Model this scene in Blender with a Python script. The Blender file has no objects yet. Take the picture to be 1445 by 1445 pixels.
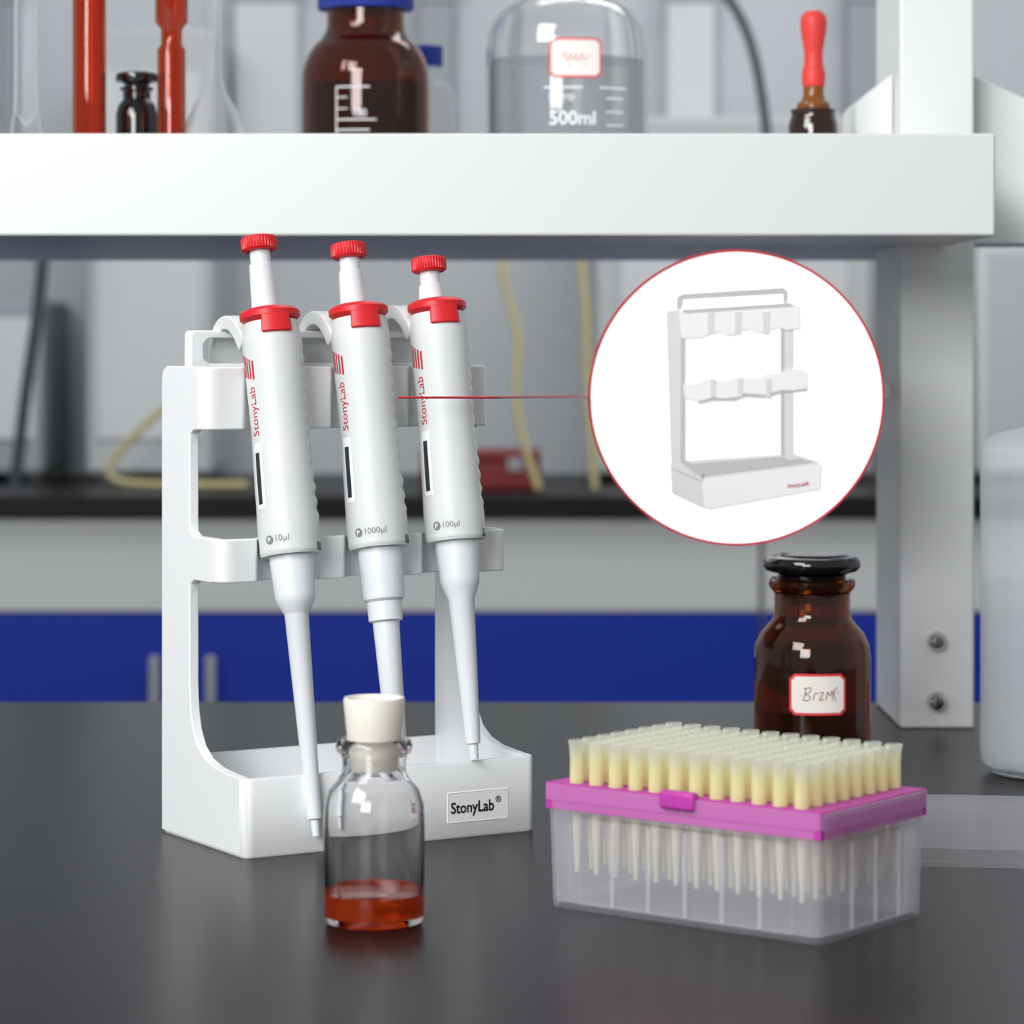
import bpy, bmesh, math
from mathutils import Vector, Matrix
sc=bpy.context.scene
try:
    sc.view_settings.view_transform='Standard'
    sc.view_settings.look='None'
    sc.view_settings.exposure=0.0
except Exception as ex: print(ex)
COL=sc.collection
ZB=0.9; FP=4200.0; HC=0.2094; HY=480.0
def X(px,Y): return (px-722.5)/FP*Y
def Z(py,Y): return ZB+HC-(py-HY)/FP*Y
def lin(v):
    v/=255.0
    return v/12.92 if v<=0.04045 else ((v+0.055)/1.055)**2.4
def C(r,g,b): return (lin(r),lin(g),lin(b),1)
# ---------------- materials
def mat(name,col,rough=0.5,metal=0,trans=0,spec=0.5,ior=1.45,emis=0,alpha_mix=None,bump=0,bscale=200,coat=0,var=0,transl=0,edge=0):
    m=bpy.data.materials.new(name); m.use_nodes=True
    nt=m.node_tree; p=nt.nodes['Principled BSDF']
    p.inputs['Base Color'].default_value=col
    p.inputs['Roughness'].default_value=rough
    p.inputs['Metallic'].default_value=metal
    p.inputs['Transmission Weight'].default_value=trans
    p.inputs['Specular IOR Level'].default_value=spec
    p.inputs['IOR'].default_value=ior
    p.inputs['Coat Weight'].default_value=coat
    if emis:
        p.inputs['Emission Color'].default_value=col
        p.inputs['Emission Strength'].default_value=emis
    if bump or var:
        tc=nt.nodes.new('ShaderNodeTexCoord'); n=nt.nodes.new('ShaderNodeTexNoise')
        n.inputs['Scale'].default_value=bscale
        nt.links.new(tc.outputs['Object'],n.inputs['Vector'])
        if bump:
            b=nt.nodes.new('ShaderNodeBump'); b.inputs['Strength'].default_value=bump; b.inputs['Distance'].default_value=0.001
            nt.links.new(n.outputs['Fac'],b.inputs['Height']); nt.links.new(b.outputs['Normal'],p.inputs['Normal'])
        if var:
            r=nt.nodes.new('ShaderNodeValToRGB')
            r.color_ramp.elements[0].position=0.3; r.color_ramp.elements[1].position=0.7
            r.color_ramp.elements[0].color=tuple(c*(1-var) for c in col[:3])+(1,)
            r.color_ramp.elements[1].color=tuple(min(1,c*(1+var)) for c in col[:3])+(1,)
            nt.links.new(n.outputs['Fac'],r.inputs['Fac']); nt.links.new(r.outputs['Color'],p.inputs['Base Color'])
    out=nt.nodes['Material Output']; last=p.outputs[0]
    if transl:
        t=nt.nodes.new('ShaderNodeBsdfTranslucent'); t.inputs[0].default_value=col; mx=nt.nodes.new('ShaderNodeMixShader')
        mx.inputs[0].default_value=transl; nt.links.new(last,mx.inputs[1]); nt.links.new(t.outputs[0],mx.inputs[2]); last=mx.outputs[0]
    if alpha_mix is not None:
        t=nt.nodes.new('ShaderNodeBsdfTransparent'); mx=nt.nodes.new('ShaderNodeMixShader')
        mx.inputs['Fac'].default_value=alpha_mix
        if edge:
            lw=nt.nodes.new('ShaderNodeLayerWeight'); lw.inputs['Blend'].default_value=0.35
            mr=nt.nodes.new('ShaderNodeMapRange'); mr.inputs['To Min'].default_value=alpha_mix; mr.inputs['To Max'].default_value=edge
            mr.inputs['From Min'].default_value=0.2
            nt.links.new(lw.outputs['Facing'],mr.inputs['Value']); nt.links.new(mr.outputs[0],mx.inputs['Fac'])
        nt.links.new(t.outputs[0],mx.inputs[1]); nt.links.new(last,mx.inputs[2]); last=mx.outputs[0]
    nt.links.new(last,out.inputs['Surface'])
    return m
M_rack=mat('white_abs_plastic',C(234,236,237),0.4,bump=0.02,bscale=900)
M_body=mat('pipette_shell_plastic',C(212,215,214),0.42,bump=0.03,bscale=1500)
M_low=mat('pipette_lower_plastic',C(222,226,229),0.35)
M_red=mat('red_plastic',C(208,30,38),0.4)
M_redink=mat('red_ink',C(190,35,50),0.5)
M_gray=mat('gray_ink',C(125,129,131),0.5)
M_dgray=mat('dark_display',C(38,42,46),0.25)
M_black=mat('black_ink',C(18,16,16),0.5)
M_plate=mat('label_plate_plastic',C(240,241,242),0.3)
M_bench=mat('dark_resin_worktop',C(22,22,24),0.28,spec=0.16,bump=0.03,bscale=700,var=0.05)
M_glass=mat('clear_glass',(1,1,1,1),0.0,trans=1,ior=1.45)
M_thin=mat('thin_glass',C(220,227,231),0.04,alpha_mix=0.05,spec=0.9,edge=0.75)
M_amber=mat('amber_glass',C(150,72,16),0.0,trans=0.97,ior=1.5)
M_ambers=mat('amber_glass_dark',C(44,16,6),0.03,trans=0.35,ior=1.5,coat=0.5)
M_ambred=mat('red_amber_glass',C(232,104,40),0.02,trans=0.96,ior=1.45)
M_blk=mat('black_glass',C(14,14,15),0.06,spec=0.7)
M_stop=mat('frosted_stopper',C(225,220,209),0.5)
M_liq=mat('orange_liquid',C(246,92,20),0.0,trans=0.7,ior=1.34,transl=0.25)
M_pp=mat('frosted_polypropylene',C(240,242,250),0.3,alpha_mix=0.22,transl=0.45,edge=0.5)
M_pplid=mat('clear_polypropylene',C(238,240,245),0.3,alpha_mix=0.15,transl=0.3,edge=0.3)
M_pprib=mat('frosted_polypropylene_thick',C(244,244,250),0.3,alpha_mix=0.22,transl=0.4)
M_mag=mat('magenta_plastic',C(206,70,182),0.4,transl=0.25)
M_shelf=mat('white_painted_steel',C(222,225,223),0.35,bump=0.02,bscale=300)
M_post=mat('post_painted_steel',C(232,234,234),0.4,bump=0.02,bscale=300)
M_chrome=mat('chrome_bolt',C(200,200,200),0.15,metal=1)
M_blue=mat('blue_laminate',C(12,44,150),0.5,spec=0.3)
M_bluecap=mat('blue_cap_plastic',C(28,52,150),0.4)
M_cab=mat('light_gray_laminate',C(192,194,194),0.5)
M_wall=mat('painted_wall',C(190,195,200),0.8,var=0.05,bscale=1.3)
M_floor=mat('vinyl_floor',C(120,122,124),0.6,var=0.05,bscale=3)
M_bbtop=mat('black_worktop',C(18,17,18),0.4,spec=0.25)
M_paper=mat('paper_label',C(240,232,226),0.7)
M_labred=mat('label_red_border',C(224,60,62),0.6)
M_white=mat('white_print',C(250,250,250),0.6)
M_rubber=mat('red_rubber',C(222,62,58),0.45)
M_tube=mat('yellow_tubing',C(190,180,132),0.4)
M_cable=mat('dark_cable',C(60,66,72),0.5)
M_wash=mat('milky_polyethylene',C(216,220,224),0.4,alpha_mix=0.36,edge=0.7)
M_washliq=mat('wash_liquid',C(180,186,191),0.3,alpha_mix=0.6)
M_overlayglow=mat('overlay_white_glow',(1,1,1,1),0.6,emis=0.28)  # not a lamp; glow added so the disc comes out pure white
M_overlayr=mat('overlay_red',C(190,40,55),0.5)
def overlaym(n,v): return mat(n,C(v,v,v+1),0.7,spec=0.1)
M_s1=overlaym('print_light',238); M_s2=overlaym('print_mid',218); M_s3=overlaym('print_dark',192)
def tipmat():
    m=bpy.data.materials.new('yellow_tip_plastic'); m.use_nodes=True; nt=m.node_tree; p=nt.nodes['Principled BSDF']
    tc=nt.nodes.new('ShaderNodeTexCoord'); s=nt.nodes.new('ShaderNodeSeparateXYZ'); r=nt.nodes.new('ShaderNodeValToRGB'); mr=nt.nodes.new('ShaderNodeMapRange')
    nt.links.new(tc.outputs['Object'],s.inputs[0]); nt.links.new(s.outputs['Z'],mr.inputs['Value'])
    mr.inputs['From Min'].default_value=0.0; mr.inputs['From Max'].default_value=0.05
    e=r.color_ramp.elements; e[0].position=0; e[0].color=C(250,246,230); e[1].position=1; e[1].color=C(240,244,234)
    for pos,c in((0.6,C(250,246,226)),(0.68,C(252,248,205)),(0.82,C(252,250,212)),(0.92,C(244,246,228))):
        a=r.color_ramp.elements.new(pos); a.color=c
    nt.links.new(mr.outputs[0],r.inputs[0]); nt.links.new(r.outputs[0],p.inputs['Base Color'])
    p.inputs['Roughness'].default_value=0.2
    t=nt.nodes.new('ShaderNodeBsdfTranslucent'); nt.links.new(r.outputs[0],t.inputs[0])
    mx=nt.nodes.new('ShaderNodeMixShader'); mx.inputs[0].default_value=0.5
    nt.links.new(p.outputs[0],mx.inputs[1]); nt.links.new(t.outputs[0],mx.inputs[2])
    tr=nt.nodes.new('ShaderNodeBsdfTransparent'); m2=nt.nodes.new('ShaderNodeMixShader')
    ar=nt.nodes.new('ShaderNodeMapRange'); ar.inputs['From Min'].default_value=0.036; ar.inputs['From Max'].default_value=0.047
    ar.inputs['To Min'].default_value=0.6; ar.inputs['To Max'].default_value=0.2
    nt.links.new(s.outputs['Z'],ar.inputs['Value'])
    lw=nt.nodes.new('ShaderNodeLayerWeight'); lw.inputs['Blend'].default_value=0.4
    mt=nt.nodes.new('ShaderNodeMath'); mt.operation='MULTIPLY_ADD'; mt.inputs[1].default_value=0.45; mt.use_clamp=True
    nt.links.new(lw.outputs['Facing'],mt.inputs[0]); nt.links.new(ar.outputs[0],mt.inputs[2]); nt.links.new(mt.outputs[0],m2.inputs[0])
    nt.links.new(tr.outputs[0],m2.inputs[1]); nt.links.new(mx.outputs[0],m2.inputs[2])
    nt.links.new(m2.outputs[0],nt.nodes['Material Output'].inputs['Surface'])
    return m
M_tip=tipmat()
# ---------------- helpers
def link(o,parent=None):
    COL.objects.link(o)
    if parent is not None: o.parent=parent
    return o
def thing(name,label,cat,loc=(0,0,0),rotz=0,mtx=None,group=None):
    e=bpy.data.objects.new(name,None); e.empty_display_size=0.01; COL.objects.link(e)
    if mtx is not None: e.matrix_world=mtx
    else:
        e.location=loc; e.rotation_euler=(0,0,rotz)
    e["label"]=label; e["category"]=cat
    if group: e["group"]=group
    return e
def top(o,label,cat,group=None):
    o["label"]=label; o["category"]=cat
    if group: o["group"]=group
    return o
def mesh(name,v,f,m,parent=None,loc=(0,0,0),smooth=False,bevel=0,label=None,auto=True):
    me=bpy.data.meshes.new(name); me.from_pydata([tuple(q) for q in v],[],f)
    bm=bmesh.new(); bm.from_mesh(me); bmesh.ops.recalc_face_normals(bm,faces=bm.faces)
    bm.to_mesh(me); bm.free()
    me.materials.append(m)
    o=bpy.data.objects.new(name,me); link(o,parent); o.location=loc
    if smooth:
        for p in me.polygons: p.use_smooth=True
        if auto:
            try: me.set_sharp_from_angle(angle=math.radians(38))
            except Exception as ex: print(ex)
    if bevel:
        b=o.modifiers.new('bevel','BEVEL'); b.width=bevel; b.segments=3; b.limit_method='ANGLE'; b.angle_limit=math.radians(40)
        for p in me.polygons: p.use_smooth=True
        try: me.set_sharp_from_angle(angle=math.radians(60))
        except: pass
    if label: o["label"]=label
    return o
def lathe(name,prof,m,parent=None,loc=(0,0,0),seg=48,knurl=0,kn=24,krange=None,label=None):
    v=[];f=[];rings=[]
    for (r,z) in prof:
        if r<=1e-7:
            rings.append([len(v)]); v.append((0,0,z))
        else:
            ring=[]
            for i in range(seg):
                a=2*math.pi*i/seg; rr=r
                if knurl and krange[0]<=z<=krange[1]: rr=r-knurl*(1 if (i%4)<2 else 0)
                ring.append(len(v)); v.append((rr*math.cos(a),rr*math.sin(a),z))
            rings.append(ring)
    for a,b in zip(rings[:-1],rings[1:]):
        if len(a)==1 and len(b)==1: continue
        for i in range(seg):
            j=(i+1)%seg
            if len(a)==1: f.append((a[0],b[i],b[j]))
            elif len(b)==1: f.append((a[i],a[j],b[0]))
            else: f.append((a[i],a[j],b[j],b[i]))
    return mesh(name,v,f,m,parent,loc,smooth=True,label=label)
def smoothprof(pts,n=6):
    out=[]
    P=[pts[0]]+list(pts)+[pts[-1]]
    for i in range(1,len(P)-2):
        for k in range(n):
            t=k/n; a=[]
            for d in range(2):
                p0,p1,p2,p3=P[i-1][d],P[i][d],P[i+1][d],P[i+2][d]
                a.append(0.5*((2*p1)+(-p0+p2)*t+(2*p0-5*p1+4*p2-p3)*t*t+(-p0+3*p1-3*p2+p3)*t**3))
            out.append((max(a[0],0),a[1]))
    out.append(pts[-1]); return out
def boxes(name,L,m,parent=None,loc=(0,0,0),bevel=0,label=None):
    v=[];f=[]
    for (x0,x1,y0,y1,z0,z1) in L:
        b=len(v)
        v+=[(x0,y0,z0),(x1,y0,z0),(x1,y1,z0),(x0,y1,z0),(x0,y0,z1),(x1,y0,z1),(x1,y1,z1),(x0,y1,z1)]
        f+=[(b,b+3,b+2,b+1),(b+4,b+5,b+6,b+7),(b,b+1,b+5,b+4),(b+1,b+2,b+6,b+5),(b+2,b+3,b+7,b+6),(b+3,b,b+4,b+7)]
    return mesh(name,v,f,m,parent,loc,bevel=bevel,label=label)
def prism(name,poly,fn,h0,h1,m,parent=None,loc=(0,0,0),bevel=0,label=None):
    n=len(poly); v=[fn(a,b,h0) for a,b in poly]+[fn(a,b,h1) for a,b in poly]
    f=[tuple(range(n))[::-1],tuple(range(n,2*n))]+[(i,(i+1)%n,n+(i+1)%n,n+i) for i in range(n)]
    return mesh(name,v,f,m,parent,loc,bevel=bevel,label=label)
def textdata(body,width=None,size=1.0,shear=0,bold=0):
    cu=bpy.data.curves.new('t','FONT'); cu.body=body; cu.size=size; cu.shear=shear; cu.resolution_u=3; cu.offset=bold
    o=bpy.data.objects.new('t',cu); COL.objects.link(o)
    bpy.context.view_layer.update()
    me=bpy.data.meshes.new_from_object(o.evaluated_get(bpy.context.evaluated_depsgraph_get()))
    v=[tuple(q.co) for q in me.vertices]; f=[tuple(p.vertices) for p in me.polygons]
    bpy.data.objects.remove(o); bpy.data.meshes.remove(me)
    x0=min(q[0] for q in v); x1=max(q[0] for q in v)
    k=(width/(x1-x0)) if width else 1
    return [((q[0]-x0)*k,q[1]*k) for q in v],f
def text(name,body,width,fn,m,parent,shear=0,loc=(0,0,0),bold=0):
    v,f=textdata(body,width,shear=shear,bold=bold)
    me=bpy.data.meshes.new(name); me.from_pydata([fn(a,b) for a,b in v],[],f); me.materials.append(m)
    o=bpy.data.objects.new(name,me); link(o,parent); o.location=loc; return o
def curve(name,pts,r,m,parent=None,cyc=False,order=4):
    cu=bpy.data.curves.new(name,'CURVE'); cu.dimensions='3D'; cu.bevel_depth=r; cu.bevel_resolution=4
    s=cu.splines.new('NURBS'); s.points.add(len(pts)-1)
    for p,q in zip(s.points,pts): p.co=(q[0],q[1],q[2],1)
    s.use_endpoint_u=True; s.order_u=order; s.use_cyclic_u=cyc; cu.use_fill_caps=True
    o=bpy.data.objects.new(name,cu); cu.materials.append(m); link(o,parent)
    bpy.context.view_layer.update()
    me=bpy.data.meshes.new_from_object(o.evaluated_get(bpy.context.evaluated_depsgraph_get()))
    bpy.data.objects.remove(o)
    o=bpy.data.objects.new(name,me); link(o,parent)
    for p in me.polygons: p.use_smooth=True
    return o
mm=0.001
# ---------------- camera
cam=bpy.data.cameras.new('camera'); co=bpy.data.objects.new('camera',cam); COL.objects.link(co)
co.location=(0,0,ZB+HC); co.rotation_euler=(math.radians(90),0,0)
cam.sensor_width=36; cam.lens=36*FP/1445; cam.shift_y=(HY-722.5)/1445
cam.clip_start=0.02; cam.clip_end=50
cam.dof.use_dof=True; cam.dof.focus_distance=1.24; cam.dof.aperture_fstop=14
sc.camera=co
# ---------------- setting
o=boxes('floor',[(-3,3,-1.5,4.45,-0.05,0)],M_floor); o["kind"]="structure"
o=boxes('wall_back',[(-3,3,4.35,4.45,0,3)],M_wall); o["kind"]="structure"
# main bench
e=thing('lab_bench','dark gray resin lab worktop on white steel frame','lab bench',(0,0,0))
boxes('worktop',[(-1.2,1.2,0.32,1.724,ZB-0.03,ZB)],M_bench,e,bevel=0.002)
for ya in(0.40,1.64): boxes('cross_rail',[(-1.15,1.15,ya,ya+0.04,ZB-0.09,ZB-0.0305)],M_post,e)
for x in(-1.13,1.13):
    for y in (0.42,1.66):
        boxes('leg',[(x-0.02,x+0.02,y-0.02,y+0.02,0,ZB-0.0905)],M_post,e)
# reagent shelf
YS=1.45
zs0=ZB+0.2601; zs1=ZB+0.3102
e=thing('reagent_rack','white painted steel reagent shelf with bolted post standing on worktop','lab shelf',(0.2292,1.66,ZB))
L0=Vector((0.2292,1.66,ZB))
xl,xr=0.2092,0.2493
prism('shelf_board',[(-0.7,YS),(0.2356,YS),(0.2356,1.603),(xl-0.001,1.603),(xl-0.001,1.713),(0.2356,1.713),(0.2356,1.9),(-0.7,1.9)],lambda a,b,h:(a-L0.x,b-L0.y,h-L0.z),zs0,zs1,M_shelf,e,bevel=0.0015)
boxes('post',[(xl-L0.x,xr-L0.x,1.605-1.66,1.71-1.66,0,0.9)],M_post,e,bevel=0.0015)
prism('gusset_plate',[(xl-0.0005,0.3556),(X(1205,1.66),0.341),(X(1198,1.66),0.3375),(X(1198,1.66),0.3105),(xl-0.0005,0.3105)],lambda a,b,h:(a-L0.x,h-1.66,b),1.63,1.69,M_post,e,bevel=0.001)
prism('gusset_plate',[(xr+0.0005,0.3556),(X(1445,1.66),0.340),(X(1480,1.66),0.325),(X(1480,1.66),0.262),(xr+0.0005,0.262)],lambda a,b,h:(a-L0.x,h-1.66,b),1.63,1.69,M_post,e,bevel=0.001)
for py in (905,990):
    b=lathe('bolt',[(0,0.006),(3.2*mm,0.0055),(4.6*mm,0.004),(5.4*mm,0.0015),(5.6*mm,0),(0,0)],M_chrome,e,(X(1322,1.605)-L0.x,1.605-1.66-0.0002,Z(py,1.605)-ZB),seg=24,label='chrome domed bolt')
    b.rotation_euler=(math.radians(90),0,0)
b=lathe('bolt',[(0,0.0025),(2.5*mm,0.002),(3.5*mm,0),(0,0)],M_chrome,e,(0.2358-L0.x,1.49-1.66,0.300),seg=24,label='chrome domed bolt')
b.rotation_euler=(0,math.radians(90),0)
# ---------------- background lab furniture
def cabinet(cx):
    e=thing('base_cabinet','base cabinet with light gray drawers and blue doors','cabinet',(cx,3.74,0),group='base cabinets along the rear wall')
    boxes('body',[(-0.724,0.724,0.02,0.55,0.1,ZB-0.0125)],M_cab,e)
    boxes('plinth',[(-0.724,0.724,0.06,0.5,0,0.0995)],M_bbtop,e)
    for s in (-1,1):
        x0,x1=(0.002,0.722) if s>0 else (-0.722,-0.002)
        boxes('drawer',[(x0,x1,0,0.0195,ZB-0.132,ZB-0.015)],M_cab,e,bevel=0.002)
        d=boxes('door',[(x0,x1,0,0.0195,0.11,ZB-0.135)],M_blue,e,bevel=0.002)
        boxes('handle',[(s*0.035-0.006,s*0.035+0.006,-0.03,-0.018,ZB-0.33,ZB-0.185),(s*0.035-0.005,s*0.035+0.005,-0.02,-0.0003,ZB-0.32,ZB-0.31),(s*0.035-0.005,s*0.035+0.005,-0.02,-0.0003,ZB-0.205,ZB-0.195)],M_chrome,d,bevel=0.001,label='chrome bar handle')
cabinet(-0.411); cabinet(1.039)
o=top(boxes('rear_worktop',[(-2,2,3.72,4.34,ZB-0.012,ZB+0.0145)],M_bbtop,bevel=0.002),'black worktop running along the rear wall cabinets','worktop')
zr=ZB+0.0146
M_eq=mat('equipment_gray',C(185,189,191),0.5); M_eq2=mat('equipment_dark_gray',C(150,157,163),0.5)
M_eq3=mat('equipment_light',C(205,209,212),0.5)
def enclosure(px0,px1,h,label,m,y=4.05,d=0.25):
    e=thing('instrument_housing',label,'lab instrument',((X(px0,y)+X(px1,y))/2,y,zr))
    w=(X(px1,y)-X(px0,y))/2
    boxes('housing',[(-w,w,0,d,0.012,h)],m,e,bevel=0.008)
    boxes('front_panel',[(-w*0.82,w*0.82,-0.004,-0.0003,0.06,h*0.9)],M_eq3 if m!=M_eq3 else M_eq,e,bevel=0.001)
    for s in(-1,1): boxes('foot',[(s*w*0.7-0.012,s*w*0.7+0.012,0.03,0.2,0,0.0115)],M_blk,e)
    return e
enclosure(120,300,0.62,'tall pale gray instrument housing on black worktop',M_eq)
enclosure(840,1230,0.50,'wide gray instrument housing on black worktop',M_eq)
enclosure(1378,1560,0.35,'light gray instrument housing on black worktop',M_eq3)
enclosure(-60,60,0.25,'dark gray instrument housing on black worktop',M_eq2)
e=thing('tool_case','dark red plastic case on black worktop','case',(X(678,3.85),3.85,zr))
M_dred=mat('dull_red',C(120,26,34),0.5)
boxes('case_body',[(-0.078,0.078,0,0.09,0,0.036)],M_dred,e,bevel=0.005)
boxes('case_lid',[(-0.078,0.078,0,0.09,0.0363,0.052)],M_dred,e,bevel=0.005)
for a in(-0.055,0.035): boxes('case_clasp',[(a,a+0.02,-0.004,-0.0003,0.026,0.042)],M_eq2,e,bevel=0.001)
def hose(name,pts,r,m,label,y=3.8):
    q=[(X(a,y),y,max(Z(b,y),zr+r*1.02)) for a,b in pts]
    o=curve(name,q,r,m); top(o,label,'hose' if 'tub' in name else 'cable')
hose('rubber_tubing',[(690,250),(705,340),(712,420),(738,480),(722,540),(735,620),(760,700)],0.005,M_tube,'beige rubber tubing hanging down to the rear worktop')
hose('rubber_tubing',[(820,250),(815,360),(832,430),(826,520),(835,640),(840,705)],0.005,M_tube,'beige rubber tubing hanging beside an instrument housing')
hose('rubber_tubing',[(270,540),(215,590),(160,640),(140,685),(220,695),(350,695)],0.005,M_tube,'beige rubber tubing coiled on the rear worktop',y=3.9)
hose('power_cable',[(70,200),(62,370),(50,470),(34,560),(26,650),(20,710)],0.008,M_cable,'dark power cable hanging in front of rear wall',y=3.78)
hose('power_cable',[(1000,-40),(1040,10),(1062,60),(1075,130),(1088,230),(1095,450),(1100,710)],0.006,M_cable,'dark power cable hanging in front of rear wall',y=3.78)
for px0,px1,m,lab in ((330,420,M_eq3,'light gray metal wall duct'),(590,640,M_eq2,'dark gray wall conduit'),(940,1010,M_eq3,'light gray metal wall duct'),(1195,1262,M_eq2,'dark gray wall conduit'),(0,22,M_eq2,'dark gray wall conduit')):
    e=thing('wall_duct',lab+' fixed to rear wall','duct',(X((px0+px1)/2,4.3),4.3,ZB+0.5))
    w=(X(px1,4.3)-X(px0,4.3))/2
    boxes('duct_body',[(-w,w,0,0.0495,0,1.3)],m,e,bevel=0.004)
    boxes('clamp',[(-w-0.01,w+0.01,-0.004,-0.0003,0.2,0.22)],M_eq2,e)
# ---------------- pipette rack
ANG=math.atan2(.515,.857)
ex=Vector((math.cos(ANG),math.sin(ANG),0)); nn=Vector((math.sin(ANG),-math.cos(ANG),0))
F=Vector((-.1079,1.2,ZB)); Lr=F-0.081*nn
rack=thing('pipette_rack','white plastic pipette rack with two notched rails and tray base','pipette rack',Lr,ANG)
def rp(u,w,z): return (u*mm,-w*mm,z*mm)
side=[(1.2,0.8),(76,0.8),(76.8,1.5),(76.8,32.04),(66,32.6),(54,33.6),(44,36),(36.5,40.5),(32,47),(29.6,55),(28.6,66),(28.6,103),(29.5,107.5),(33,109.3),(50,109.3),(50,127.6),(33,127.6),(29.5,129.2),(28.6,133),(28.6,166),(29.5,170.5),(33,172),(37,172),(37,195),(35,198.5),(6,198.5),(2,197),(0.5,193),(0.5,1.6)]
for u0,u1 in((-0.04,4.3),(133.7,138.04)):
    prism('side_upright',side,lambda w,z,u:rp(u,w,z),u0,u1,M_rack,rack,bevel=0.0006)
US=[29.7,70.5,108]
def rail(name,peak,wc,r,z0,z1):
    out=[];inn=[]
    W0=28
    out+= [(0.0,W0),(0.0,peak-6),(0.4,peak-3.8),(1.3,peak-2),(2.8,peak-0.8),(4.6,peak-0.1)]
    inn+= [(3,W0),(3,peak-7),(3.3,peak-6),(4,peak-4.8),(5,peak-3.9),(6,peak-3.2)]
    u=7.0
    while u<=131.01:
        w=peak
        for us in US:
            du=abs(u-us)
            k=wc-math.sqrt(max(0,r*r-du*du)) if du<r else 1e9
            w=min(w,k)
        out.append((u,w)); inn.append((u,w-3)); u+=1.0
    out+=[(138-a,b) for a,b in [(4.6,peak-0.1),(2.8,peak-0.8),(1.3,peak-2),(0.4,peak-3.8),(0.0,peak-6),(0.0,W0)]]
    inn+=[(138-a,b) for a,b in [(6,peak-3.2),(5,peak-3.9),(4,peak-4.8),(3.3,peak-6),(3,peak-7),(3,W0)]]
    n=len(out); v=[];f=[]
    for a,b in zip(out,inn):
        v+=[rp(a[0],a[1],z0),rp(a[0],a[1],z1),rp(b[0],b[1],z1),rp(b[0],b[1],z0)]
    for i in range(n-1):
        p=4*i;q=4*i+4
        for k in range(4): f.append((p+k,p+(k+1)%4,q+(k+1)%4,q+k))
    f.append((0,1,2,3)); f.append((4*n-4,4*n-3,4*n-2,4*n-1))
    return mesh(name,v,f,M_rack,rack,bevel=0.0008)
rail('upper_rail',43,51.0,13.9,172,198.3)
rail('middle_rail',58,63.5,13.9,109.5,127.5)
def hp(u,z,w): return rp(u,w,z)
v=[];f=[]
def rrect(x0,x1,y0,y1,r,n=6):
    P=[]
    for cx,cy,a0 in((x1-r,y1-r,0),(x0+r,y1-r,90),(x0+r,y0+r,180),(x1-r,y0+r,270)):
        for k in range(n+1):
            a=math.radians(a0+90*k/n); P.append((cx+r*math.cos(a),cy+r*math.sin(a)))
    return P
outer=rrect(6,132,172,213.5,2); inner=rrect(12,126,199.5,210.2,4.8)
n=len(outer)
for w in(10,17):
    v+=[hp(a,b,w) for a,b in outer]+[hp(a,b,w) for a,b in inner]
for i in range(n):
    j=(i+1)%n
    f+=[(i,j,n+j,n+i),(2*n+i,2*n+j,3*n+j,3*n+i),(i,j,2*n+j,2*n+i),(n+i,n+j,3*n+j,3*n+i)]
mesh('carrying_handle',v,f,M_rack,rack,bevel=0.0012)
rings=[(0.6,0.6,0,3.6),(0,0,0.9,4.2),(0.1,0.1,31.4,4.2),(0.5,0.5,32,4),(3,3,32,3),(3.3,3.3,31.4,3),(4,4,5,2.8)]
v=[];f=[];N=None
for dx,dy,z,r in rings:
    R=rrect(dx,138-dx,dy,81-dy,r); N=len(R)
    v+=[rp(a,b,z) for a,b in R]
for k in range(len(rings)-1):
    for i in range(N):
        j=(i+1)%N; f.append((k*N+i,k*N+j,(k+1)*N+j,(k+1)*N+i))
f.append(tuple(range(N))); f.append(tuple(range((len(rings)-1)*N,len(rings)*N)))
tray=mesh('tray',v,f,M_rack,rack,smooth=True)
R=rrect(94,124,6.3,19.6,1.0,4); R2=rrect(94.4,123.6,6.7,19.2,0.8,4); n=len(R)
v=[rp(a,81.02,b) for a,b in R]+[rp(a,81.25,b) for a,b in R2]+[rp(a,81.15,b) for a,b in rrect(94.7,123.3,7.0,18.9,0.6,4)]
f=[(i,(i+1)%n,n+(i+1)%n,n+i) for i in range(n)]+[(n+i,n+(i+1)%n,2*n+(i+1)%n,2*n+i) for i in range(n)]+[tuple(range(2*n,3*n))]
pl=mesh('name_plate',v,f,M_plate,rack)
text('printed_lettering','StonyLab',21,lambda a,b:rp(95.8+a,81.35,10.6+b*1.15),M_black,rack,bold=0.018)
text('printed_lettering','®',2.8,lambda a,b:rp(117.5+a,81.35,13.8+b),M_black,rack,bold=0.01)
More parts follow.
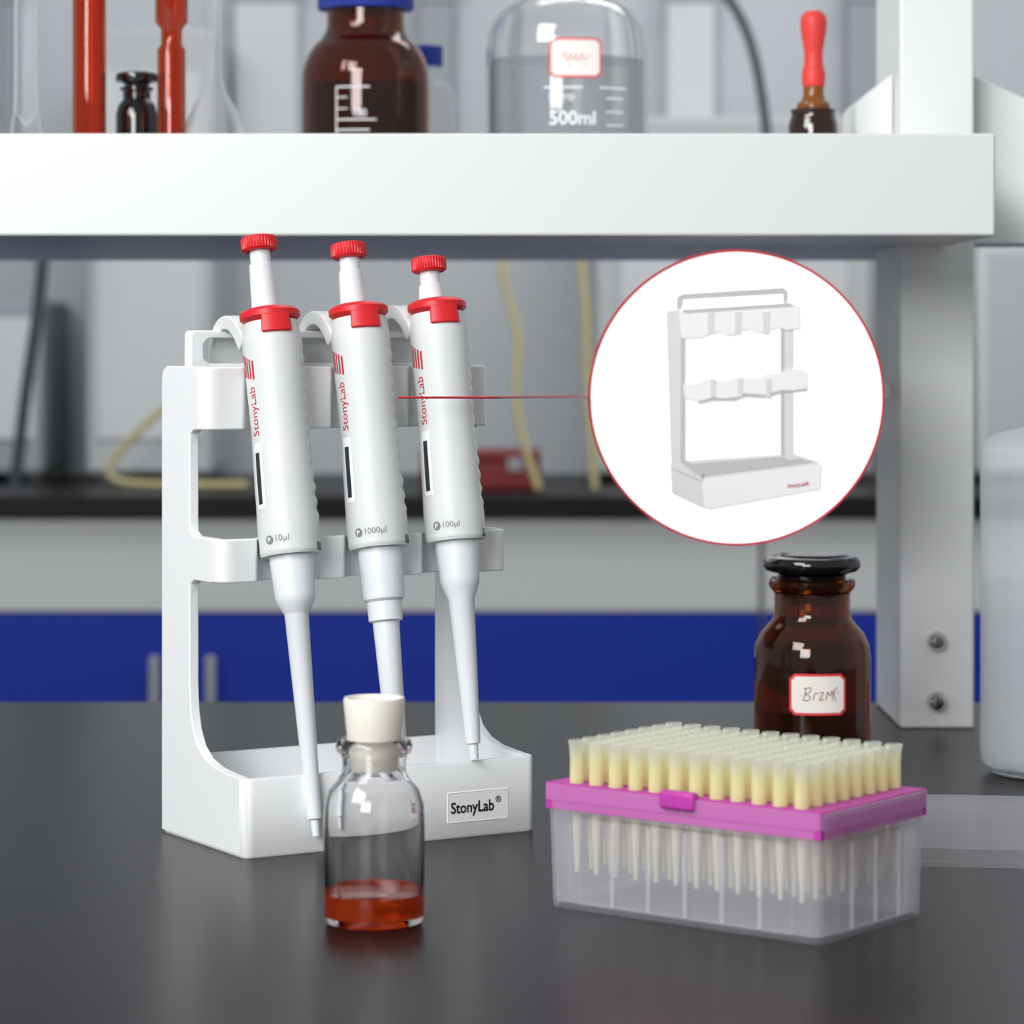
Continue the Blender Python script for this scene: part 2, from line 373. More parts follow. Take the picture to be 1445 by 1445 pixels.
# ---------------- pipettes
def shellR(th,t):
    r=12.35
    if t<3: r=12.7-0.35*t/3+ (-(1.5-t)*0.5 if t<1.5 else 0)
    if t>90: r-=1.0*(t-90)/8
    r+=-0.6*math.exp(-((t-55)/18.0)**2)
    r+=0.35*math.exp(-((t-10)/8.0)**2)
    c=math.cos(th)
    if c<0: r+=1.6*c*c
    d=math.degrees(math.atan2(math.sin(th),math.cos(th)))
    if 38<d<78 and 14<t<84:
        r+=0.35*math.sin((t-14)/6*2*math.pi)*min(1,(d-38)/6,(78-d)/6)
    return r
def cyl(th,t,off):
    r=(shellR(th,t)+off)*mm
    return (r*math.cos(th),r*math.sin(th))
def patch(name,th0,th1,t0,t1,off,m,parent,base,thick=0,nu=10,nv=4):
    v=[];f=[]
    for j in range(nv+1):
        for i in range(nu+1):
            t=t0+(t1-t0)*j/nv
            th=math.radians(th0+(th1-th0)*i/nu)
            x,y=cyl(th,t,off); v.append((x,y,(base+t)*mm))
    W=nu+1
    for j in range(nv):
        for i in range(nu): f.append((j*W+i,j*W+i+1,(j+1)*W+i+1,(j+1)*W+i))
    if thick:
        n=len(v)
        for j in range(nv+1):
            for i in range(nu+1):
                t=t0+(t1-t0)*j/nv; th=math.radians(th0+(th1-th0)*i/nu)
                x,y=cyl(th,t,off-thick); v.append((x,y,(base+t)*mm))
        f+=[tuple(n+q for q in reversed(ff)) for ff in f[:nu*nv]]
        bd=[i for i in range(W)]+[j*W+nu for j in range(1,nv+1)]+[nv*W+i for i in range(nu-1,-1,-1)]+[j*W for j in range(nv-1,0,-1)]
        for a,b in zip(bd,bd[1:]+bd[:1]): f.append((a,b,n+b,n+a))
    return mesh(name,v,f,m,parent,smooth=not thick,bevel=0.0007 if thick else 0)
def pipette(u,w,ztip,lean,S,lower,vol,kb,kt,label):
    al=math.radians(lean)
    P=Lr+ex*u*mm+nn*w*mm+Vector((0,0,ztip*mm))
    xa=nn*math.cos(al)+Vector((0,0,math.sin(al))); za=-nn*math.sin(al)+Vector((0,0,math.cos(al)))
    M=Matrix(((xa.x,ex.x,za.x,P.x),(xa.y,ex.y,za.y,P.y),(xa.z,ex.z,za.z,P.z),(0,0,0,1)))
    e=thing('pipette',label,'pipette',mtx=M,group='pipettes hanging in the white rack')
    prof=[(0,0)]+[(r*mm,s*mm) for r,s in lower]+[(9.4*mm,(S+1)*mm),(0,(S+1)*mm)]
    lathe('tip_cone',prof,M_low,e,label='white tapered tip cone')
    v=[];f=[];seg=72;nt=110
    for j in range(nt+1):
        t=98*j/nt
        for i in range(seg):
            th=2*math.pi*i/seg; x,y=cyl(th,t,0); v.append((x,y,(S+t)*mm))
    for j in range(nt):
        for i in range(seg):
            k=(i+1)%seg; f.append((j*seg+i,j*seg+k,(j+1)*seg+k,(j+1)*seg+i))
    f.append(tuple(range(seg))[::-1]); f.append(tuple(range(nt*seg,(nt+1)*seg)))
    mesh('grip_shell',v,f,M_body,e,smooth=True)
    path=[(-8,90),(-13,97),(-20,102),(-28,103),(-35,100),(-40,93.5),(-41.5,85),(-40,76),(-37,71)]
    sm=smoothprof([( -a,b) for a,b in path],5); sm=[(-a,b) for a,b in sm]
    v=[];f=[]
    n=len(sm)
    for i,(a,b) in enumerate(sm):
        p=sm[max(0,i-1)];q=sm[min(n-1,i+1)]
        dx,dz=q[0]-p[0],q[1]-p[1]; l=math.hypot(dx,dz); nx,nz=-dz/l,dx/l
        th=3.3-1.2*i/n; wd=11-2.0*i/n
        for sx_,sy_ in((-1,-1),(-1,1),(1,1),(1,-1)):
            v.append(((a+nx*th*sx_)*mm,wd*sy_*mm,(S+b+nz*th*sx_)*mm))
    for i in range(n-1):
        for k in range(4): f.append((4*i+k,4*i+(k+1)%4,4*i+4+(k+1)%4,4*i+4+k))
    f+=[(0,1,2,3),(4*n-4,4*n-3,4*n-2,4*n-1)]
    mesh('finger_hook',v,f,M_body,e,bevel=0.0012)
    K=-0.5
    lathe('collar',[(0,(S+98.1)*mm),(10.4*mm,(S+98.1)*mm),(11.6*mm,(S+99.0)*mm),(12.7*mm,(S+100)*mm),(12.7*mm,(S+102.2)*mm),(11.9*mm,(S+103.2)*mm),(9*mm,(S+104.2)*mm),(7*mm,(S+104.6)*mm),(0,(S+104.6)*mm)],M_red,e,(K*mm,0,0),label='red collar ring')
    patch('ejector_button',-46,14,92.4,100.5,1.3,M_red,e,S,thick=3,nu=14)
    ox=-4.5*mm
    lathe('plunger_stem',[(0,(S+104.3)*mm),(5.9*mm,(S+104.3)*mm),(5.5*mm,(S+106)*mm),(5.0*mm,(S+kb-6)*mm),(4.3*mm,(S+kb-5.5)*mm),(4.3*mm,(S+kb-0.1)*mm),(0,(S+kb-0.1)*mm)],M_low,e,(ox,0,0),label='white plunger stem')
    lathe('plunger_knob',[(0,(S+kb)*mm),(6.6*mm,(S+kb)*mm),(7.6*mm,(S+kb+0.8)*mm),(7.7*mm,(S+kt-1.8)*mm),(7.0*mm,(S+kt-0.9)*mm),(5.4*mm,(S+kt-0.5)*mm),(4.8*mm,(S+kt-0.9)*mm),(0,(S+kt-0.9)*mm)],M_red,e,(ox,0,0),seg=144,knurl=0.4*mm,krange=((S+kb+0.5)*mm,(S+kt-1.2)*mm),label='red knurled plunger knob')
    patch('display_frame',-98,-70,19.5,47,0.12,M_plate,e,S)
    patch('display_window',-92,-78,21.5,43,0.25,M_dgray,e,S)
    patch('ejector_slot',34,62,0.8,4.2,0.1,M_dgray,e,S)
    v=[];f=[]
    for k in range(5):
        t1=85-0.9*k; t0=75.5-0.5*k
        th0=-113+9*k; b=len(v)
        for (th,t) in((th0,t0),(th0+4.8,t0),(th0+4.8,t1),(th0,t1)):
            x,y=cyl(math.radians(th),t,0.15); v.append((x,y,(S+t)*mm))
        f.append((b,b+1,b+2,b+3))
    mesh('stripe_emblem',v,f,M_redink,e,label='red stripe emblem')
    def wrapv(th0,t0,k=1.0):
        def fn(a,b):
            th=math.radians(th0)-b*k/12.4; t=t0+a
            x,y=cyl(th,t,0.15); return (x,y,(S+t)*mm)
        return fn
    def wraph(th0,t0):
        def fn(a,b):
            th=math.radians(th0)+a/12.4; t=t0+b
            x,y=cyl(th,t,0.15); return (x,y,(S+t)*mm)
        return fn
    text('printed_lettering','StonyLab',20.5,wrapv(-75,50,1.1),M_redink,e)
    text('printed_lettering',vol,{'10µl':5.6,'100µl':7.0,'1000µl':9.0}[vol],wraph(-54,5.3),M_gray,e)
    v=[];f=[]
    for i in range(24):
        a=2*math.pi*i/24; th=math.radians(-68)+1.9*math.cos(a)/12.4; t=6.2+1.9*math.sin(a)
        x,y=cyl(th,t,0.14); v.append((x,y,(S+t)*mm))
    f.append(tuple(range(24)))
    mesh('round_badge',v,f,M_gray,e,label='gray round badge')
    def fnp(a,b):
        th=math.radians(-68)+(a-0.7)/12.4; t=5.2+b*0.9
        x,y=cyl(th,t,0.24); return (x,y,(S+t)*mm)
    text('printed_lettering','P',1.4,fnp,M_white,e)
pipette(29.9,86,7.6,11.2,115,[(1.5,0),(1.8,6.6),(2.9,7),(3.0,9),(5.0,90.5),(5.4,91.3),(7.6,95),(8.3,97.5),(8.4,99),(9.4,115)],'10µl',129.9,136.8,'white ten microlitre pipette with red knob, longest slim tip cone')
pipette(70.8,80,38.8,10.5,84.7,[(3.6,0),(4.2,1),(5.6,53.4),(7.2,54.2),(7.4,62),(8.6,63.2),(8.8,65),(9.4,84.7)],'1000µl',125.3,132.4,'white thousand microlitre pipette with red knob and thick tip cone')
pipette(106.8,82,32.8,9.4,92.4,[(1.9,0),(2.1,6.3),(3.1,6.7),(3.2,8),(5.6,67.4),(7.6,72.4),(8.4,75.4),(8.5,77.4),(9.4,92.4)],'100µl',117.2,124.2,'white hundred microlitre pipette with red knob and short slim tip cone')
# ---------------- small glass bottle
bx,by=X(528,1.07),1.07
e=thing('reagent_bottle','small clear glass bottle with pale stopper and orange liquid','bottle',(bx,by,ZB))
op=[(0,0.0006),(15.5,0.0),(17.4,0.9),(18.1,3),(18.2,38),(17.8,43),(16,48),(13,51.5),(11.6,54),(11.3,58),(12,60.5),(13.4,61.5),(13.8,63.5),(13.2,65.5),(12,66.4)]
ip=[(10.4,66.2),(10.0,64),(9.8,55),(11.2,52.2),(14.2,49),(16.4,43.5),(16.8,38),(16.8,5),(15.5,3.2),(10,2.6),(0,2.4)]
lathe('glass_body',[(r*mm,z*mm) for r,z in op+ip],M_glass,e,seg=64)
lathe('orange_liquid',[(0,2.3*mm),(10*mm,2.5*mm),(15.6*mm,3.0*mm),(16.9*mm,4.8*mm),(16.9*mm,11.2*mm),(16*mm,10.9*mm),(0,10.8*mm)],M_liq,e,seg=64,label='orange liquid')
lathe('stopper',[(0,55*mm),(8.2*mm,55*mm),(9.7*mm,66*mm),(11.1*mm,80.2*mm),(10.7*mm,81*mm),(9.6*mm,81*mm),(8.8*mm,79.5*mm),(0,79.5*mm)],M_stop,e,label='pale frosted stopper')
# ---------------- amber bottle
M_pen=mat('pen_ink',C(150,120,118),0.6)
def octlabel(parent,r,zc,hw,hh,off=0.0003,strokes=None,ink=None,brd=0.0012,faces=-90):
    def w(a,b,o):
        th=math.radians(faces)+a/r; return ((r+o)*math.cos(th),(r+o)*math.sin(th),zc+b)
    def strip(hw,hh,ch,o,name,m):
        xs=sorted(set([-hw,-hw+ch,hw-ch,hw]+[(-1+2*i/14)*hw for i in range(15)]))
        v=[];f=[]
        for x in xs:
            h=hh if abs(x)<=hw-ch else hh-(abs(x)-(hw-ch))
            v+=[w(x,-h,o),w(x,h,o)]
        for i in range(len(xs)-1): f.append((2*i,2*i+2,2*i+3,2*i+1))
        return mesh(name,v,f,m,parent)
    strip(hw,hh,hh*0.25,off,'label_border',M_labred)
    strip(hw-brd,hh-brd,hh*0.2,off+0.00015,'paper_label',M_paper)
    if strokes:
        v=[];f=[]
        for st in strokes:
            P=smoothprof([(a+5,b) for a,b in st],5) if len(st)>2 else [(a+5,b) for a,b in st]
            P=[(a-5,b) for a,b in P]
            for p,q in zip(P,P[1:]):
                dx,dy=q[0]-p[0],q[1]-p[1]; l=math.hypot(dx,dy) or 1; nx,ny=-dy/l*0.017,dx/l*0.017
                b0=len(v)
                for (a,b) in((p[0]-nx,p[1]-ny),(q[0]-nx,q[1]-ny),(q[0]+nx,q[1]+ny),(p[0]+nx,p[1]+ny)): v.append(w(a*hw,b*hw,off+0.0003))
                f.append((b0,b0+1,b0+2,b0+3))
        mesh('handwriting',v,f,ink or M_pen,parent,label='handwritten scrawl')
hand=[[(-.5,-.2),(-.4,.24)],[(-.5,.2),(-.25,.24),(-.3,.08),(-.44,.02),(-.28,-.06),(-.34,-.2),(-.54,-.18)],
 [(-.18,-.18),(-.1,.06),(.0,.02)],[(.04,.06),(.18,.08),(.04,-.18),(.2,-.14)],[(.26,-.18),(.32,.1),(.4,-.04),(.48,.14),(.5,-.2)],[(.66,.26),(.54,.08),(.62,-.24)],[(-.6,-.02),(.7,.06)]]
scrawl=[[(-.5,-.05),(-.4,.2),(-.32,-.15),(-.2,.15),(-.1,-.1),(0,.12),(.1,-.12),(.25,.15),(.3,-.1),(.5,.1)],[(-.3,-.3),(.4,-.28)]]
e=thing('amber_reagent_bottle','amber glass bottle with black stopper and red-bordered label','bottle',(X(1146,1.42),1.42,ZB))
op=[(0,1),(24,0),(26.8,1),(27.8,4),(27.8,58),(27.2,64),(24.5,70),(20.5,74.5),(18.6,77),(18.1,80),(18.1,89),(19.8,91),(20.6,92.5),(20.6,95),(19.6,96)]
ip=[(16.2,96),(15.6,90),(15.6,78),(19,73),(23,68.5),(25,64),(25.4,58),(25.4,6),(23,4),(0,3.5)]
lathe('glass_body',[(r*mm,z*mm) for r,z in op+ip],M_amber,e,seg=64)
M_dkl=mat('dark_brown_liquid',C(24,10,4),0.1,trans=0.3)
lathe('dark_contents',[(0,3.6*mm),(22*mm,4.2*mm),(25.2*mm,7*mm),(25.2*mm,34*mm),(0,34*mm)],M_dkl,e,label='dark brown liquid')
lathe('stopper',[(0,84*mm),(13.5*mm,84*mm),(15.5*mm,95*mm),(16*mm,97.5*mm),(17.5*mm,98.5*mm),(21.5*mm,99.5*mm),(23*mm,101.5*mm),(23*mm,104*mm),(21.5*mm,106*mm),(19*mm,106.6*mm),(17.5*mm,106*mm),(16*mm,107.4*mm),(0,108*mm)],M_blk,e,label='black glass stopper')
octlabel(e,27.9*mm,43.5*mm,13.6*mm,9.7*mm,strokes=hand)
# ---------------- wash bottle
e=thing('wash_bottle','milky white plastic wash bottle standing on worktop','bottle',(X(1497,1.44),1.44,ZB))
pr=smoothprof([(0,1),(30,0.5),(35,2.5),(38.5,9),(38.5,40),(38.5,110),(38.5,150),(37,158),(33,163),(24,166),(15,168),(14,172)],5)
lathe('bottle_body',[(r*mm,z*mm) for r,z in pr]+[(0,172*mm)],M_wash,e,seg=64)
lathe('liquid',[(0,3*mm),(32*mm,4*mm),(36.6*mm,10*mm),(36.6*mm,92*mm),(0,92*mm)],M_washliq,e,seg=64)
lathe('screw_cap',[(0,172.2*mm),(16.5*mm,172.2*mm),(16.5*mm,188*mm),(14*mm,190*mm),(0,190*mm)],M_white,e)
# ---------------- tip box
TA=math.radians(-38)
BXL,BYL,BH=122.0,74.0,46.0
tb=thing('pipette_tip_box','frosted tip box with magenta rack deck, lid open','tip box',(0.0109,1.1012,ZB),TA)
def bp(a,b,z): return (a*mm,b*mm,z*mm)
def ringpts(d,r,z,rec):
    R=rrect(d,BXL-d,d,BYL-d,r,5)
    out=[]
    n=len(R)
    for i in range(n):
        a=R[i]; b=R[(i+1)%n]
        out.append((a[0],a[1]))
        L=math.hypot(b[0]-a[0],b[1]-a[1])
        if L>15:
            tx,ty=(b[0]-a[0])/L,(b[1]-a[1])/L; nx,ny=-ty,tx
            m0=7.0
            for s_,k in((m0,0),(m0+1.6,1),(L/2-0.01,1),(L/2+0.01,1),(L-m0-1.6,1),(L-m0,0)):
                out.append((a[0]+tx*s_+nx*rec*k,a[1]+ty*s_+ny*rec*k))
    return [bp(a,b,z) for a,b in out]
spec=[(2.2,4.5,0,0),(1.9,5,1.0,0),(1.7,5,2,0.0),(1.7,5,2.6,1.3),(1.0,5,31,1.3),(0.9,5,34,1.2),(0.8,5,35,0),(0.6,5,39.6,0),(-0.3,5,40,0),(-0.3,5,45.6,0),(1.1,4,45.6,0),(1.6,4,40,0),(1.9,4,35,0),(2.0,4,34,1.2),(2.1,4,31,1.3),(2.8,4,3.4,1.3),(3.0,4,2.2,0)]
v=[];f=[]
for d,r,z,rec in spec:
    P=ringpts(d,r,z,rec); N=len(P); v+=P
for k in range(len(spec)-1):
    for i in range(N):
        j=(i+1)%N; f.append((k*N+i,k*N+j,(k+1)*N+j,(k+1)*N+i))
f.append(tuple(range(N))); f.append(tuple(range((len(spec)-1)*N,len(spec)*N)))
base=mesh('box_base',v,f,M_pp,tb,smooth=True)
for x in (30,46,62,78,94): boxes('reinforcing_rib',[(x*mm,(x+1.8)*mm,1.5*mm,2.9*mm,2.5*mm,33*mm)],M_pprib,base,bevel=0.0004)
for y in (22,38,54): boxes('reinforcing_rib',[(119.1*mm,120.5*mm,y*mm,(y+1.8)*mm,2.5*mm,33*mm)],M_pprib,base,bevel=0.0004)
NX,NY,PT=12,8,8.9
px0=(BXL-PT*NX)/2; py0=(BYL-PT*NY)/2+0.0
bm=bmesh.new()
def q(*pts):
    bm.faces.new([bm.verts.new(bp(*p)) for p in pts])
zt=46.0
for i in range(NX):
    for j in range(NY):
        cx=px0+PT*(i+.5); cy=py0+PT*(j+.5); h=PT/2
        so=[(h,0),(h,h),(0,h),(-h,h),(-h,0),(-h,-h),(0,-h),(h,-h)]
        for k in range(8):
            k2=(k+1)%8; a1=math.pi/4*k; a2=math.pi/4*k2
            q((cx+so[k][0],cy+so[k][1],zt),(cx+so[k2][0],cy+so[k2][1],zt),(cx+2.6*math.cos(a2),cy+2.6*math.sin(a2),zt),(cx+2.6*math.cos(a1),cy+2.6*math.sin(a1),zt))
x0,x1,y0,y1=px0,px0+PT*NX,py0,py0+PT*NY
m1=1.3
A,B_,D,E=m1,BXL-m1,m1*0.7,BYL-m1*0.7
q((A,D,zt),(B_,D,zt),(B_,y0,zt),(A,y0,zt)); q((A,y1,zt),(B_,y1,zt),(B_,E,zt),(A,E,zt))
q((A,y0,zt),(x0,y0,zt),(x0,y1,zt),(A,y1,zt)); q((x1,y0,zt),(B_,y0,zt),(B_,y1,zt),(x1,y1,zt))
for (a,b) in (((A,D),(B_,D)),((B_,D),(B_,E)),((B_,E),(A,E)),((A,E),(A,D))):
    q((a[0],a[1],zt),(b[0],b[1],zt),(b[0],b[1],zt-9.5),(a[0],a[1],zt-9.5))
bmesh.ops.remove_doubles(bm,verts=bm.verts,dist=1e-6)
bmesh.ops.recalc_face_normals(bm,faces=bm.faces)
me=bpy.data.meshes.new('tip_deck'); bm.to_mesh(me); bm.free(); me.materials.append(M_mag)
deck=link(bpy.data.objects.new('tip_deck',me),tb); deck["label"]='magenta perforated deck'
boxes('latch_tab',[(54*mm,69*mm,-1.8*mm,3.0*mm,41.5*mm,48.2*mm)],M_mag,deck,bevel=0.0014,label='magenta latch tab')
LX=Vector((0.146,1.186,ZB))
T=Matrix.Translation(tb.location)@Matrix.Rotation(TA,4,'Z')
wl=Matrix.Translation(LX)@Matrix.Rotation(math.radians(-7),4,'Z')
rings=[(0,0,4),(-0.6,0.2,4),(-0.6,2.2,4),(0,2.4,4),(0,19,4),(0.8,21.5,4),(2,22.5,3)]
v=[];f=[]
for d,z,r in rings:
    R=rrect(d,122-d,d,44-d,r,4); N=len(R)
    v+=[ (T.inverted()@wl)@Vector(bp(a,b,z)) for a,b in R]
for k in range(len(rings)-1):
    for i in range(N):
        j=(i+1)%N; f.append((k*N+i,k*N+j,(k+1)*N+j,(k+1)*N+i))
f.append(tuple(range((len(rings)-1)*N,len(rings)*N)))
mesh('lid',v,f,M_pplid,tb,smooth=True,label='frosted open lid lying on worktop')
tprof=[(0.5,0),(0.8,0.2),(1.5,14),(2.2,31.5),(2.3,33),(2.7,33.05),(2.6,42),(2.85,46),(3.3,48.8),(3.05,48.9),(2.6,46),(2.35,42),(2.0,33),(0.3,0.4)]
proto=None; tz=46.05-33.0
for j in range(NY):
    for i in range(NX):
        pos=T@Vector(bp(px0+PT*(i+.5),py0+PT*(j+.5),tz))
        if proto is None:
            proto=lathe('pipette_tip',[(r*mm,z*mm) for r,z in tprof],M_tip,None,pos,seg=16); t=proto
        else:
            t=proto.copy(); COL.objects.link(t); t.location=pos
        t["label"]='pale yellow plastic pipette tip standing in tip box'; t["category"]='pipette tip'; t["group"]='pipette tips in the tip box'
# ---------------- shelf items
zt=zs1+0.0001
def sx(px,Y): return (X(px,Y),Y,zt)
def lt(name,prof,m,e,seg=48,label=None):
    return lathe(name,[(r*mm,z*mm) for r,z in prof],m,e,seg=seg,label=label)
e=thing('glass_cylinder','clear glass measuring cylinder with flared foot on shelf','glassware',sx(37,1.6))
lt('cylinder_tube',[(0,4.2),(10,6),(8.4,12),(7.0,22),(6.6,32),(6.6,160),(7.6,163),(6.4,163),(5.8,160),(5.8,32),(6.2,22),(0,12)],M_thin,e)
lt('foot',[(0,0),(14,0),(14,2),(12,4),(0,4.1)],M_thin,e)
for px,r in((126,9),(242,7.6)):
    e=thing('amber_burette','red-brown amber glass tube standing upright on shelf','glassware',sx(px,1.6))
    s=px>200
    if s: P=[(0,0),(r,0),(r,55),(r*0.75,58),(r*0.75,66),(r*1.15,70),(r*1.15,170),(r*0.9,170),(r*0.9,72),(r*0.5,66),(r*0.5,58),(r*0.75,54),(r*0.75,2),(0,2)]
    else: P=[(0,0),(r,0),(r,170),(r*0.8,170),(r*0.8,2),(0,2)]
    lt('glass_tube',P,M_ambred,e)
e=thing('stoppered_bottle','small dark glass bottle with black stopper on shelf','bottle',sx(193,1.62))
lt('glass_body',[(0,0),(10,0),(11.3,1),(11.3,22),(10,27),(7.5,30),(7.5,34),(9,35),(9,36.5),(0,36.6)],M_blk,e)
lt('stopper',[(0,36.8),(6.5,36.8),(7,38.5),(11,39.5),(11.6,41.5),(11,44),(8,45),(0,45)],M_blk,e)
e=thing('volumetric_flask','clear glass flask with long narrow neck on shelf','glassware',sx(302,1.62))
lt('glass_body',[(0,0),(20,0),(22,2),(21,6),(12,25),(6.5,36),(4.8,42),(4.6,60),(4.6,130),(6,132),(4,132),(3.9,60),(4.1,42),(5.8,35),(11.2,25),(20,6),(20.5,2.2),(0,1.2)],M_thin,e)
e=thing('amber_media_bottle','large amber glass media bottle with blue screw cap on shelf','bottle',sx(516,1.76))
ob=smoothprof([(0,0),(34,0),(37.5,2.5),(37.8,8),(37.8,46),(36.8,60),(32,71),(26,77.5),(23.2,83),(22.8,91)],5)+[(22.8,94)]
ib=[(max(r-2.4,0),z+(2.4 if z<20 else 0)) for r,z in ob][::-1]
lt('glass_body',ob+ib,M_amber,e,seg=64)
lt('dark_contents',[(0,2.6),(30,3),(35.2,8),(35.3,50),(0,50)],M_dkl,e,seg=64,label='dark brown liquid')
lt('screw_cap',[(0,94.2),(28,94.2),(28.6,95),(28.6,118),(26.5,120),(0,120)],M_bluecap,e,label='blue screw cap')
def cylw(r,z0,th0):
    def fn(a,b):
        th=math.radians(th0)+a/r; return ((r+0.0003)*math.cos(th),(r+0.0003)*math.sin(th),z0+b)
    return fn
g=cylw(37.9*mm,0,-114)
v=[];f=[]
def bar(a0,a1,b0,b1,g):
    n=max(1,int((a1-a0)/0.002))
    for i in range(n):
        p0=a0+(a1-a0)*i/n; p1=a0+(a1-a0)*(i+1)/n; b=len(v)
        v.extend([g(p0,b0),g(p1,b0),g(p1,b1),g(p0,b1)]); f.append((b,b+1,b+2,b+3))
bar(0,0.0007,0.01,0.0455,g)
for z in(0.0205,0.0265,0.0455): bar(0,0.020 if z!=0.0265 else 0.024,z,z+0.0008,g)
for z in(0.033,0.0395): bar(0,0.007,z,z+0.0006,g)
mesh('graduation_marks',v,f,M_white,e,label='white printed graduation scale')
text('printed_lettering','100',0.007,lambda a,b:cylw(37.9*mm,0.0475-0.019,-97)(a,b*1.2),M_white,e)
e=thing('media_bottle','small clear glass bottle with blue screw cap on shelf','bottle',sx(600,1.86))
lt('glass_body',smoothprof([(0,0),(16,0),(18,3),(18,50),(15,58),(9,62),(9,70)],4)+[(0,70)],M_thin,e)
lt('screw_cap',[(0,70.2),(11,70.2),(11,82),(10,83),(0,83)],M_bluecap,e,label='blue screw cap')
e=thing('clear_media_bottle','large clear glass media bottle with red-bordered label on shelf','bottle',sx(800,1.72))
ob=smoothprof([(0,0),(42,0),(46,3),(46.7,8),(46.7,58),(46.2,70),(44.2,80),(39,88),(31,94),(24,99),(22,106)],5)+[(21.5,128)]
ib=[(max(r-2.6,0),z+ (2.8 if z<20 else 0)) for r,z in ob][::-1]
lt('glass_body',ob+ib,M_glass,e,seg=64)
lt('clear_liquid',smoothprof([(0,3),(38,3.4),(43,5.5),(43.8,9),(43.8,50)],4)+[(43.8,60),(0,60)],mat('water_tint',C(166,176,184),0.3,alpha_mix=0.35,edge=0.6),e,seg=64,label='clear liquid')
octlabel(e,46.8*mm,58*mm,15*mm,11.2*mm,strokes=scrawl,ink=mat('faint_red_ink',C(205,130,125),0.6),faces=-85)
v=[];f=[]
g=cylw(46.9*mm,-0.0245,-107)
bar(0,0.022,0.0655,0.0663,g); bar(0.032,0.050,0.0655,0.0663,g)
for z in (0.037,0.0445,0.052,0.0595): bar(0.036,0.048,z,z+0.0007,g)
mesh('graduation_marks',v,f,M_white,e,label='white printed graduation scale')
text('printed_lettering','500ml',0.026,cylw(47.0*mm,0.0205,-103),M_white,e,bold=0.012)
text('printed_lettering','Boro',0.014,cylw(47.0*mm,0.034,-103),M_white,e)
e=thing('dropper_bottle','amber dropper bottle with red rubber bulb on shelf','bottle',sx(1148,1.6))
lt('glass_body',[(0,0),(12,0),(13.5,1.5),(13.5,14),(12.5,18),(11.8,20),(12.2,21.5),(12.2,23),(0,23.2)],M_ambers,e)
lt('dropper_collar',[(0,23.4),(9,23.4),(9,26),(6.5,28),(5.5,31),(5.5,35),(0,35)],mat('amber_ground_glass',C(150,88,30),0.2,trans=0.3),e,label='amber ground glass collar')
lt('rubber_bulb',smoothprof([(5.6,35.2),(6.2,37),(6.3,43),(5.4,46),(5.0,53),(6.2,61),(7.1,68),(6.6,73),(4,76)],5)+[(0,76.4)],M_rubber,e,label='red rubber bulb')
# ---------------- added disc standing in for the round inset sign on bracket from post
YG=1.455
cx,cz=X(1039,YG),Z(561,YG); RS=208.0/FP*YG
e=thing('inset_overlay_disc','added white disc showing the round inset sign with red rim picturing an empty rack','overlay',(cx,YG,cz))
def disc(name,r,y0,y1,m):
    n=96; v=[(r*math.cos(2*math.pi*i/n),y,r*math.sin(2*math.pi*i/n)) for y in(y0,y1) for i in range(n)]
    f=[tuple(range(n)),tuple(range(n,2*n))[::-1]]+[(i,(i+1)%n,n+(i+1)%n,n+i) for i in range(n)]
    return mesh(name,v,f,m,e)
disc('overlay_panel',RS-0.0007,0,0.003,M_overlayglow)
n=96; v=[];f=[]
for i in range(n):
    a=2*math.pi*i/n
    for r,y in((RS-0.0007,-0.0006),(RS+0.0004,-0.0006),(RS+0.0004,0.0034),(RS-0.0007,0.0034)): v.append((r*math.cos(a),y,r*math.sin(a)))
for i in range(n):
    j=(i+1)%n
    for k in range(4): f.append((4*i+k,4*i+(k+1)%4,4*j+(k+1)%4,4*j+k))
mesh('overlay_rim',v,f,M_overlayr,e,label='thin red rim')
prism('mounting_bracket',[(0.150,1.4581),(0.155,1.4581),(0.155,1.650),(xl-0.0001,1.650),(xl-0.0001,1.655),(0.150,1.655)],lambda a,b,h:(a-cx,b-YG,h),-0.004,0.004,M_post,e,label='white steel bracket fixed to post')
curve('callout_line',[(-RS,0.001,0.0),(-RS-0.004,-0.02,0.0008),(X(700,1.262)-cx,1.262-YG,Z(561,1.262)-cz),(X(690,1.258)-cx,1.258-YG,Z(561,1.258)-cz),(X(600,1.244)-cx,1.244-YG,Z(561,1.244)-cz),(X(562,1.24)-cx,1.24-YG,Z(561,1.24)-cz)],0.0005,M_overlayr,e,order=2)  # drawn callout line of the inset, built as an added thin rod
def sp(a,b): return ((a-1039)/FP*YG,(561-b)/FP*YG)
pic=None
def ppoly(P,m,lay):
    global pic
    o=prism('printed_rack_picture' if pic is None else 'picture_detail',[sp(a,b) for a,b in P],lambda a,b,h:(a,h,b),-0.00035-0.00025*lay,-0.0001-0.00025*lay,m,e if pic is None else pic)
    if pic is None: pic=o; o["label"]='printed picture of an empty white rack'
ppoly([(946,655),(968,650),(1118,640),(1152,650),(1159,657),(1158,690),(1002,718),(990,716),(948,696)],M_s2,0)
ppoly([(966,655),(1117,643),(1148,652),(993,672)],M_s3,1)
ppoly([(990,677),(1158,655),(1158,690),(1002,718),(994,716)],M_s1,2)
ppoly([(955,436),(955,420),(962,415),(1105,406),(1111,411),(1111,430),(1105,430),(1105,414),(964,422),(961,436)],M_s3,1)
ppoly([(1101,462),(1119,462),(1119,640),(1128,648),(1112,650),(1101,640)],M_s2,2)
ppoly([(1101,462),(1106,462),(1106,642),(1101,640)],M_s3,3)
ppoly([(940,442),(945,438),(961,437),(965,475),(960,560),(962,650),(990,672),(993,680),(947,660)],M_s2,3)
ppoly([(961,437),(966,475),(966,648),(992,668),(990,674),(960,652)],M_s3,4)
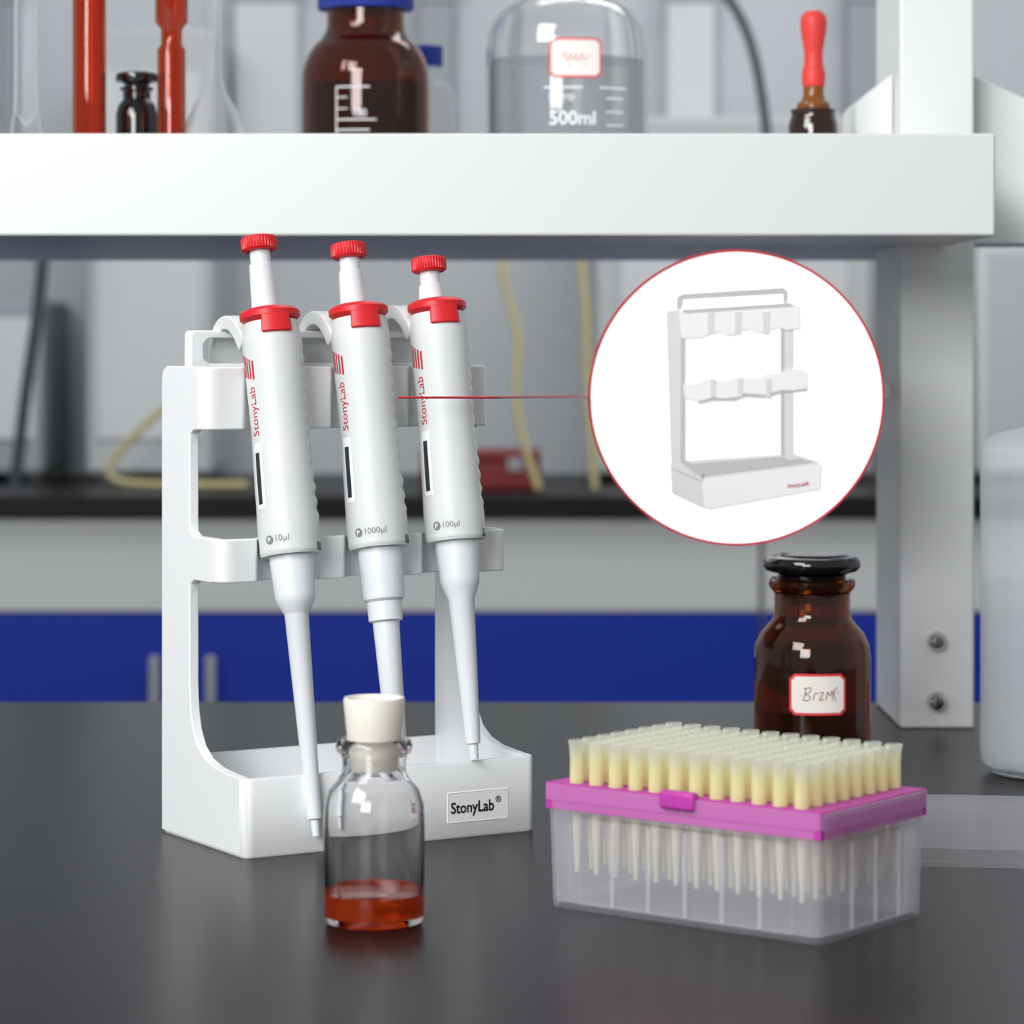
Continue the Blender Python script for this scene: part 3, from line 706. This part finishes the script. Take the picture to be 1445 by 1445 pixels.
ppoly([(958,441),(968,437),(1115,427),(1127,431),(1128,463),(1110,466),(1098,462),(1088,464),(1078,469),(1066,469),(1056,464),(1046,466),(1036,472),(1024,473),(1014,468),(1003,470),(990,476),(962,477)],M_s1,5)
ppoly([(962,437),(1112,428),(1120,432),(965,442)],M_s3,6)
ppoly([(964,543),(985,540),(1000,533),(1012,537),(1030,537),(1042,530),(1056,533),(1072,532),(1084,526),(1098,527),(1112,521),(1130,520),(1138,524),(1138,548),(1118,551),(1104,550),(1090,553),(1076,557),(1062,556),(1050,555),(1036,561),(1020,562),(1004,561),(986,566),(966,562)],M_s1,5)
ppoly([(985,566),(1004,561),(1036,561),(1050,555),(1076,557),(1104,550),(1138,548),(1138,551),(1104,554),(1076,561),(1050,559),(1036,565),(1004,565),(985,570)],M_s3,4)
for a in (998,1036,1076):
    ppoly([(a,440),(a+10,440),(a+8,470),(a,471)],M_s2,6)
    ppoly([(a+4,534),(a+12,535),(a+11,561),(a+4,561)],M_s2,6)
w0,h0=sp(1111,688)
text('printed_lettering','StonyLab®',30/FP*YG,lambda a,b:(w0+a,-0.0013,h0+b*1.1+a*0.12),M_overlayr,e,bold=0.01)
# ---------------- lights
W=bpy.data.worlds.new('world'); sc.world=W; W.use_nodes=True
W.node_tree.nodes['Background'].inputs[0].default_value=(0.95,0.975,1.0,1); W.node_tree.nodes['Background'].inputs[1].default_value=0.42
def area(name,loc,target,size,power,col=(1,1,1)):
    l=bpy.data.lights.new(name,'AREA'); l.shape='RECTANGLE'; l.size=size[0]; l.size_y=size[1]; l.energy=power; l.color=col
    o=bpy.data.objects.new(name,l); COL.objects.link(o); o.location=loc
    o.rotation_euler=(Vector(target)-Vector(loc)).to_track_quat('-Z','Y').to_euler()
area('softbox_light',(-1.0,0.1,2.1),(0,1.3,1.0),(0.9,0.7),23)
area('ceiling_light',(0.5,2.8,2.9),(0.2,3.6,1.0),(2.2,0.8),29)
area('front_softbox_light',(-0.75,-1.05,1.85),(0.1,1.5,1.0),(0.9,0.8),34)
